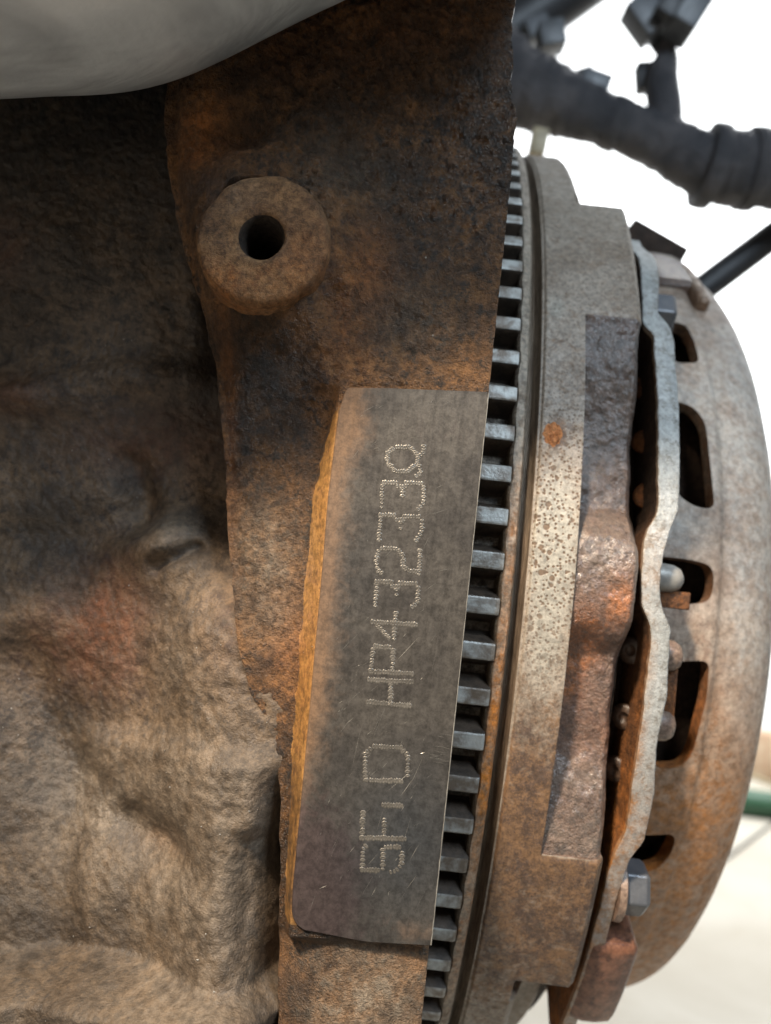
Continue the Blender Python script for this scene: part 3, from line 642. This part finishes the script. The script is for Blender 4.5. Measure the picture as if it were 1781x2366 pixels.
# cover shell with windows
outer = [(49.2, 108.5), (50.2, 111.5), (52, 112.8), (57, 113), (62, 112.8), (63.4, 112.4), (64.6, 111.6), (68, 111.2), (72, 110), (75.5, 107.8), (78.2, 104.4), (80, 99.6), (81, 93), (81.3, 85), (81.3, 60)]
outer = [tuple(p) for p in spline([(a, b, 0) for a, b in outer], 3)[:, :2]]
inner = [(max(x-2.6, 48.8), r-2.8) for x, r in outer][::-1]
prf = outer+inner; n = 300; V = []
for t in np.linspace(-math.pi, math.pi, n, endpoint=False):
    wv_ = .18*float(fbm(np.array(t*9), np.array(0.), o=2, seed=81))
    for (x, r) in prf: V.append(wheel(t, x+0., r+wv_))
V = np.array(V)
me_c = make('cover_blank', V, gridf(len(prf), n, cu=True, cv=True), m_cover)
CUT = [  # window corners in photo pixels on the wall of the cover
    [(1548, 742), (1585, 748), (1606, 790), (1617, 838), (1556, 838)],
    [(1560, 925), (1602, 938), (1630, 975), (1640, 1060), (1652, 1176), (1605, 1172), (1560, 1140)],
    [(1510, 1283), (1590, 1292), (1645, 1305), (1652, 1345), (1640, 1392), (1510, 1405)],
    [(1530, 1528), (1640, 1526), (1634, 1610), (1600, 1745), (1570, 1775), (1510, 1775)],
    [(1440, 1930), (1562, 1928), (1556, 1966), (1525, 2006), (1440, 2030)]]
cv_, cf_ = [], []
for c in CUT:
    q = [cyl(u, v, 113.) for u, v in c]
    q = fillet_poly([(x, t*113) for t, x in q], [2.0]*len(q), 6)
    # wind consistently
    ar = sum(q[i-1][0]*q[i][1]-q[i][0]*q[i-1][1] for i in range(len(q)))
    if ar < 0: q = q[::-1]
    b = len(cv_); m = len(q)
    for r in (100., 122.):
        for (x, a) in q: cv_.append(wheel(a/113., x, r))
    cf_ += [(b+i, b+(i+1) % m, b+m+(i+1) % m, b+m+i) for i in range(m)]+[tuple(b+i for i in range(m-1, -1, -1)), tuple(b+m+i for i in range(m))]
me_k = make('cover_cutter', cv_, cf_, m_inner, smooth=False)
for ob in (me_c, me_k):
    bm = bmesh.new(); bm.from_mesh(ob.data); bmesh.ops.recalc_face_normals(bm, faces=bm.faces); bm.to_mesh(ob.data); bm.free()
me_c.data.materials.append(m_inner)
md = me_c.modifiers.new('b', 'BOOLEAN'); md.operation = 'DIFFERENCE'; md.object = me_k; md.solver = 'EXACT'
try: md.material_mode = 'TRANSFER'
except Exception: pass
bpy.context.view_layer.update()
ev = me_c.evaluated_get(bpy.context.evaluated_depsgraph_get()); me2 = bpy.data.meshes.new_from_object(ev)
me2.name = 'cover'
nv = len(me2.vertices); co = np.empty(nv*3); me2.vertices.foreach_get('co', co); co = co.reshape(-1, 3)*1000
base = wpos(cl); me2.vertices.foreach_set('co', ((co-base)*.001).ravel())
bpy.data.objects.remove(me_c); bpy.data.objects.remove(me_k)
me2.polygons.foreach_set('use_smooth', [True]*len(me2.polygons)); me2.set_sharp_from_angle(angle=R_(38))
at_ = me2.color_attributes.new('stain_shade', 'FLOAT_COLOR', 'POINT'); U1, V1 = uv_of(co); td = np.degrees(np.arctan2(co[:, 2]-ZC, YC-co[:, 1]))
st = np.ones((nv, 4)); st[:, 0] = .95*ss(4, -24, td)+.35*gau(U1, V1, 1690, 1250, 50, 130)+.3*gau(td, 0, 4, 0, 4, 1)
st[:, 1] = .35*ss(.15, .45, fbm(co[:, 0]*.12, td*.25, o=4, seed=83)); st[:, 2] = .35*ss(-14, 6, td)+.8*gau(U1, V1, 1745, 1150, 70, 520)*ss(-22, 0, td)+.6*gau(td, co[:, 0], 9, 55, 3, 4)+.5*gau(td, 0, 25, 0, 8, 1)+.35*gau(U1, V1, 1720, 1550, 40, 200)
at_.data.foreach_set('color', np.clip(st, 0, 1).ravel())
o = bpy.data.objects.new('cover', me2); C.objects.link(o); o.parent = cl; ROOT['cover'] = base

# mounting flange of the cover: a wavy sheared plate edge
Lp = [(1478, 560), (1484, 640), (1487, 749), (1513, 772), (1516, 836), (1522, 923), (1523, 1039), (1524, 1100), (1524, 1182), (1497, 1226), (1488, 1276), (1484, 1350), (1486, 1400), (1508, 1450), (1506, 1497), (1497, 1570), (1489, 1644), (1481, 1701), (1464, 1809), (1451, 1918), (1421, 1977), (1402, 2040), (1385, 2110), (1358, 2210)]
Rp = [(1512, 560), (1520, 640), (1516, 720), (1542, 749), (1555, 784), (1558, 836), (1565, 923), (1568, 1039), (1568, 1100), (1565, 1173), (1544, 1232), (1530, 1276), (1521, 1350), (1524, 1394), (1547, 1453), (1542, 1526), (1540, 1600), (1524, 1673), (1513, 1728), (1508, 1836), (1486, 1945), (1452, 1985), (1432, 2050), (1414, 2110), (1388, 2210)]
RF = 131.
def edge_t(pts):
    q = np.array([cyl(u, v, RF) for u, v in pts]); o = np.argsort(q[:, 0]); return q[o]
ql, qr = edge_t(Lp), edge_t(Rp)
tt_ = np.radians(np.linspace(-44, 43, 640))
def smooth_i(t, q):
    y = np.interp(t, q[:, 0], q[:, 1]); kx = np.hanning(13); kx /= kx.sum(); return np.convolve(np.pad(y, 6, mode='edge'), kx, 'valid')
xl, xr_ = smooth_i(tt_, ql), smooth_i(tt_, qr)
xl = xl-.2+.16*fbm(tt_*70, tt_*0, o=4, seed=91); xr_ = xr_+.25+.12*fbm(tt_*80, tt_*0+5, o=4, seed=92)
rf = RF+.12*fbm(tt_*40, tt_*0, o=3, seed=93)-5.5*ss(.56, .75, tt_)
V = []
for i, t in enumerate(tt_):
    a, b = xl[i], max(xr_[i], xl[i]+1.6)
    for (x, r) in ((a+.3, 106.), (a+.02, rf[i]-1.2), (a+.02, rf[i]-.14), (a+.2, rf[i]), (a*.5+b*.5, rf[i]+.03), (b-.2, rf[i]), (b-.02, rf[i]-.16), (b, rf[i]-1.4), (b+.4, 106.)): V.append(wheel(t, x, r))
V = np.array(V); Fe = gridf(9, len(tt_)); td = np.degrees(np.repeat(tt_, 9)); col = np.tile(np.arange(9), len(tt_))
st = np.zeros((len(V), 3)); st[:, 0] = .55*np.isin(col, (1, 2, 3))*ss(6, -8, td)+.75*ss(-6, -20, td)+.3*gau(td, 0, 4, 0, 3, 1)
st[:, 1] = .25*np.isin(col, (5, 6, 7))
fme = [0 if 2 <= i % 8 <= 5 else (2 if i % 8 == 0 else 1) for i in range(len(Fe))]  # inner face takes the dark plate colour to paint its shade
make('mounting_flange', V, Fe, [m_flangeedge, m_cover, m_gap], cl, stain_shade=st, fmat=fme, sharp=32)

# rivet heads glimpsed in the gap, pin and rivets behind the flange
def dome(c, axis, r, h, n=18, hole=0.):
    axis = np.array(axis, float)/np.linalg.norm(axis); s_ = np.cross(axis, (0, 0, 1.) if abs(axis[2]) < .9 else (1., 0, 0)); s_ /= np.linalg.norm(s_); q_ = np.cross(axis, s_)
    pr = [(r*.98, -h*.6), (r, 0), (r*.95, h*.35), (r*.8, h*.72), (r*.5, h*.95)]+([(r*.38, h*.9), (r*.33, h*.2), (r*.02, h*.1)] if hole else [(r*.2, h), (r*.02, h)])
    V = [c+axis*d+rr*(math.cos(2*math.pi*k/n)*s_+math.sin(2*math.pi*k/n)*q_) for rr, d in pr for k in range(n)]
    return V, gridf(n, len(pr), cu=True)+[tuple(range(len(V)-n, len(V)))]
for (u, v, hl) in ((1488, 885, 0), (1493, 1012, 0), (1497, 1140, 0), (1462, 1505, 1), (1447, 1662, 1), (1424, 1785, 1)):
    t, x_ = cyl(u, v, 123.5); c = wheel(t, x_, 122.2); V, Fc = dome(c, (-.55, -.83*math.cos(t), .83*math.sin(t)), 2.5, .7, hole=hl)
    make('rivet', V, Fc, m_drivet if hl else m_inner, cl)
def pinx(name, u, v, r_cyl, rad, x0, L, mat, end=.5):
    t, x_ = cyl(u, v, r_cyl); c = wheel(t, 0, r_cyl-rad*.9); n = 22
    pr = [(x0, rad), (x0+L*(1-end*.6), rad), (x0+L*(1-end*.3), rad*.94), (x0+L*(1-end*.1), rad*.72), (x0+L, rad*.35), (x0+L+.05, .02)]
    V = [(x, c[1]+rr*math.cos(2*math.pi*k/n), c[2]+rr*math.sin(2*math.pi*k/n)) for x, rr in pr for k in range(n)]
    make(name, V, gridf(n, len(pr), cu=True), mat, cl)
pinx('locating_pin', 1560, 1335, 124.5, 2.7, 42, 10.6, m_pin, .6)
pinx('rivet', 1560, 1520, 126, 2.9, 46, 7.0, m_rivet, .7)
pinx('rivet', 1540, 1685, 126, 3.1, 46, 7.2, m_rivet, .7)
t, x_ = cyl(1560, 1385, 123); V, Fc = boxm(wheel(t, 50.2, 120.5), [(1, 0, 0), (0, 1, 0), (0, 0, 1)], (8, 4, 3.2)); make('strap', V, Fc, m_inner, cl)
t, x_ = cyl(1545, 1600, 123); V, Fc = boxm(wheel(t, 50, 121.5), [(1, 0, 0), (0, 1, 0), (0, 0, 1)], (5.5, 5, 9)); make('strap', V, Fc, m_inner, cl)

# cover bolts with hexagon heads
def hexbolt(u, v, rc, x0, h, af, rot):
    t, x_ = cyl(u, v, rc); c = wheel(t, 0, rc-af*.42); r = af/math.sqrt(3); V = []; n = 6
    for (x, k) in ((x0, 1), (x0+h*.8, 1), (x0+h, .88), (x0+h+.02, .05)):
        for q in range(n): V.append((x, c[1]+r*k*math.cos(rot+q*math.pi/3), c[2]+r*k*math.sin(rot+q*math.pi/3)))
    b = make('bolt', V, gridf(n, 4, cu=True), m_bolt, cl, smooth=False)
    V = []; n = 30
    for (x, rr) in ((x0-1.5, r*.5), (x0-1.5, r*1.22), (x0-.3, r*1.25), (x0+.02, r*1.15), (x0+.02, r*.3)):
        for q in range(n): V.append((x, c[1]+rr*math.cos(2*math.pi*q/n), c[2]+rr*math.sin(2*math.pi*q/n)))
    make('washer', V, gridf(n, 5, cu=True), m_rivet, b, smooth=True, sharp=35)
    bv = b.modifiers.new('bev', 'BEVEL'); bv.width = .00035; bv.segments = 2
hexbolt(1452, 2082, 130, 47.6, 4.6, 8.6, .3)
hexbolt(1540, 702, 126, 47.4, 4.6, 8.6, .1)
# bent ears of the cover
def ear(name, th0, th1, x0, x1, r0, r1, mat, label=None, n=26, bulge=.8):
    V = []; st = []
    for i in range(n+1):
        f = i/n; t = R_(th0+(th1-th0)*f); g = math.sqrt(max(0, 1-(2*f-1)**16)); e = (1-g)*.9
        for (x, r) in ((x0+e, r0), (x0+e, r1-.6), (x0+e+.5, r1-.05), (x0*.7+x1*.3, r1+bulge*.7*g), (x0*.4+x1*.6, r1+bulge*.6*g), (x1-e-.8, r1-.1), (x1-e, r1-.9), (x1-e, r0)): V.append(wheel(t, x, r-e*.8))
    Fc = gridf(8, n+1)+[tuple(range(8)), tuple(range(n*8+7, n*8-1, -1))]
    make(name, V, Fc, mat, cl, label=label, sharp=50)
ear('cover_ear', -27.2, -37.6, 43.6, 52.4, 118, 131.4, m_tab, 'glossy red-brown bent ear of the cover')
def pear(u0, v0, u1, v1, r1, mat, r0=100, bulge=.3):
    um, vm = (u0+u1)/2, (v0+v1)/2; ta, tb_ = cyl(um, v0, r1)[0], cyl(um, v1, r1)[0]; xa_, xb2 = cyl(u0, vm, r1)[1], cyl(u1, vm, r1)[1]
    ear('cover_ear', math.degrees(ta), math.degrees(tb_), xa_, xb2, r0, r1, mat, bulge=bulge)
pear(1500, 588, 1598, 650, 114.5, m_pocket)
pear(1596, 612, 1626, 690, 114.5, m_cover)
ca_, sa_ = math.cos(-.52), math.sin(-.52)
V, Fc = boxm(at(1506, 574, 222), [BR*ca_+BU*sa_, BF, -BR*sa_+BU*ca_], (146*222/F, 8, 58*222/F)); make('dark_bar', V, Fc, m_gap, cl)  # plain dark bar across the top of the cover

# ================================================================== grey casting overhead
E = [(-900, 225), (-400, 216), (-150, 210), (0, 201), (150, 188), (300, 160), (450, 112), (600, 48), (780, -34), (960, -110), (1150, -160), (1350, -190)]  # wide radius and unseen run to the right added to block the lamp
E = [np.array(p, float) for p in E]; Pth = []
for i, p in enumerate(E):
    t = E[min(i+1, len(E)-1)]-E[max(i-1, 0)]; t /= np.linalg.norm(t); nn = np.array([t[1], -t[0]]); rp = 38./90*F
    q = p+nn*rp; Pth.append(at(q[0], q[1], 90))
Pth = spline(Pth, 8)
V, Fc = tube(Pth, 38., 80, wob=lambda i, a: .004*math.sin(i*.13+2*a)+.007*math.sin(9*a+i*.05)*math.sin(i*.11+a)+.004*math.sin(21*a-i*.09))
pp = make('aluminium_pipe', V, Fc, m_alu, loc=Pth[0]); prop(pp, 'smooth grey aluminium pipe casting across the top left corner', 'pipe')

# ================================================================== wiring behind
hs = thing('wiring_harness', at(1500, 330, 330), 'dusty taped wiring harness with connectors behind the clutch', 'wiring harness')
HY = 330.
def pth(pts, Y=HY, m=10): return spline([at(p[0], p[1], p[2] if len(p) > 2 else Y) for p in pts], m)
mm = HY/F
T = pth([(1090, 120), (1180, 190), (1280, 232), (1390, 275), (1500, 318), (1610, 372), (1720, 392), (1850, 398), (2000, 400)], m=22)
kk = np.linspace(0, 1, len(T)); rad = np.interp(kk, [0, .14, .28, .42, .55, .68, .8, 1], [98, 90, 72, 55, 62, 80, 86, 84])*mm
rad = rad*(1+.06*fbm(kk*26, kk*0, o=3, seed=95)+.035*((kk*31) % 1.))
V, Fc = tube(T, rad, 30, wob=lambda i, a: .09*float(fbm(np.array(i*.17+a*1.1), np.array(a*1.6), o=3, seed=96)))
make('trunk', V, Fc, m_tape, hs)
for (u, v, du, dv, r0, w_) in ((1640, 385, 20, 4, 96, 34), (1735, 392, 20, 2, 94, 40), (1420, 287, 20, 9, 62, 30)):
    a = at(u-du, v-dv, HY); b = at(u+du, v+dv, HY); V, Fc = tube([a+(b-a)*t for t in (0, .08, .5, .92, 1)], np.array([.93, 1, 1.02, 1, .93])*r0*mm, 28); make('tape_wrap', V, Fc, m_tape, hs)
V, Fc = tube(pth([(1535, 330), (1535, 250), (1528, 180), (1540, 130), (1525, 90)]), np.interp(np.linspace(0, 1, 41), [0, .45, .6, .75, 1], [42, 40, 36, 26, 20])*mm, 20); make('branch', V, Fc, m_tape, hs)
V, Fc = tube(pth([(1528, 110), (1500, 60), (1478, -40)]), 20*mm, 14); make('wire', V, Fc, m_black, hs)
V, Fc = tube(pth([(1540, 110), (1535, 60), (1515, -40)]), 14*mm, 14); make('wire', V, Fc, m_conn, hs)
V, Fc = tube(pth([(1540, 118), (1542, 95), (1530, 65)]), 17*mm, 12); make('sleeve', V, Fc, m_sleeve, hs)
def pbox(name, u, v, w_, h_, ang, mat, Y=HY, d=None):
    ca, sa = math.cos(ang), math.sin(ang); ax = np.array([BR*ca+BU*sa, BF, -BR*sa+BU*ca])
    V, Fc = boxm(at(u, v, Y), ax, (w_*Y/F, (d or min(w_, h_))*Y/F, h_*Y/F)); make(name, V, Fc, mat, hs, sharp=40)
pbox('connector', 1490, 45, 70, 95, .62, m_conn, 322)
pbox('connector', 1578, 28, 95, 105, -.55, m_conn, 318)
pbox('connector', 1548, 10, 50, 80, -.55, m_black, 312)
pbox('clip', 1487, 181, 36, 66, .05, m_black, 336)
pbox('connector', 1272, 88, 62, 62, .15, m_conn, 335)
pbox('connector', 1240, 70, 60, 50, .4, m_conn, 345)
pbox('clip', 1375, 192, 70, 42, -.35, m_conn, 325)
pbox('clip', 1352, 188, 40, 52, .3, m_black, 330)
pbox('clip', 1243, 332, 40, 62, -.2, m_beige, 322)
V, Fc = tube(pth([(1080, 130, 360), (1200, 60, 360), (1330, -30, 360), (1440, -110, 360)]), 66*360/F, 24)
o = make('black_hose', V, Fc, m_black, loc=at(1200, 60, 360)); prop(o, 'thick black rubber hose above the harness at top edge', 'hose')
V, Fc = tube(pth([(1560, 715, 360), (1660, 640, 360), (1760, 565, 360), (1900, 460, 360)]), 34*360/F, 20)
o = make('black_rod', V, Fc, m_black, loc=at(1660, 640, 360)); prop(o, 'slanting black rod behind the clutch cover at right edge', 'rod')

# ================================================================== things on the floor
def flr(u, v):
    d = ray(u, v); return d*(fz/d[2])
def on(u, v, h): p = flr(u, v).copy(); p[2] = fz+h; return p
P = spline([on(1600, 1866, 20), on(1700, 1880, 20), on(1800, 1893, 20), on(1950, 1908, 20)], 8); V, Fc = tube(P, 20, 14)
o = make('green_hose', V, Fc, m_green, loc=P[0]); prop(o, 'green garden hose lying on the floor far behind clutch', 'hose')
P = spline([on(1560, 2080, 3), on(1660, 2000, 3), on(1720, 1955, 3), on(1800, 1895, 3)], 8); V, Fc = tube(P, 2.2, 10)
o = make('grey_cable', V, Fc, m_cable, loc=P[0]); prop(o, 'thin grey cable running across the pale floor', 'cable')
P = spline([on(1690, 1790, 4), on(1740, 1800, 4), on(1800, 1822, 4), on(1900, 1840, 4)], 8); V, Fc = tube(P, 4, 10)
o = make('olive_cable', V, Fc, m_beige, loc=P[0]); prop(o, 'pale olive cable on the floor beyond the green hose', 'cable')
p = on(1760, 1795, 45); V, Fc = boxm(p+np.array([115, 0, 0]), np.eye(3), (300, 60, 88)); o = make('wooden_block', V, Fc, m_wood, loc=p); prop(o, 'brown wooden block on the floor at right edge', 'wood block')
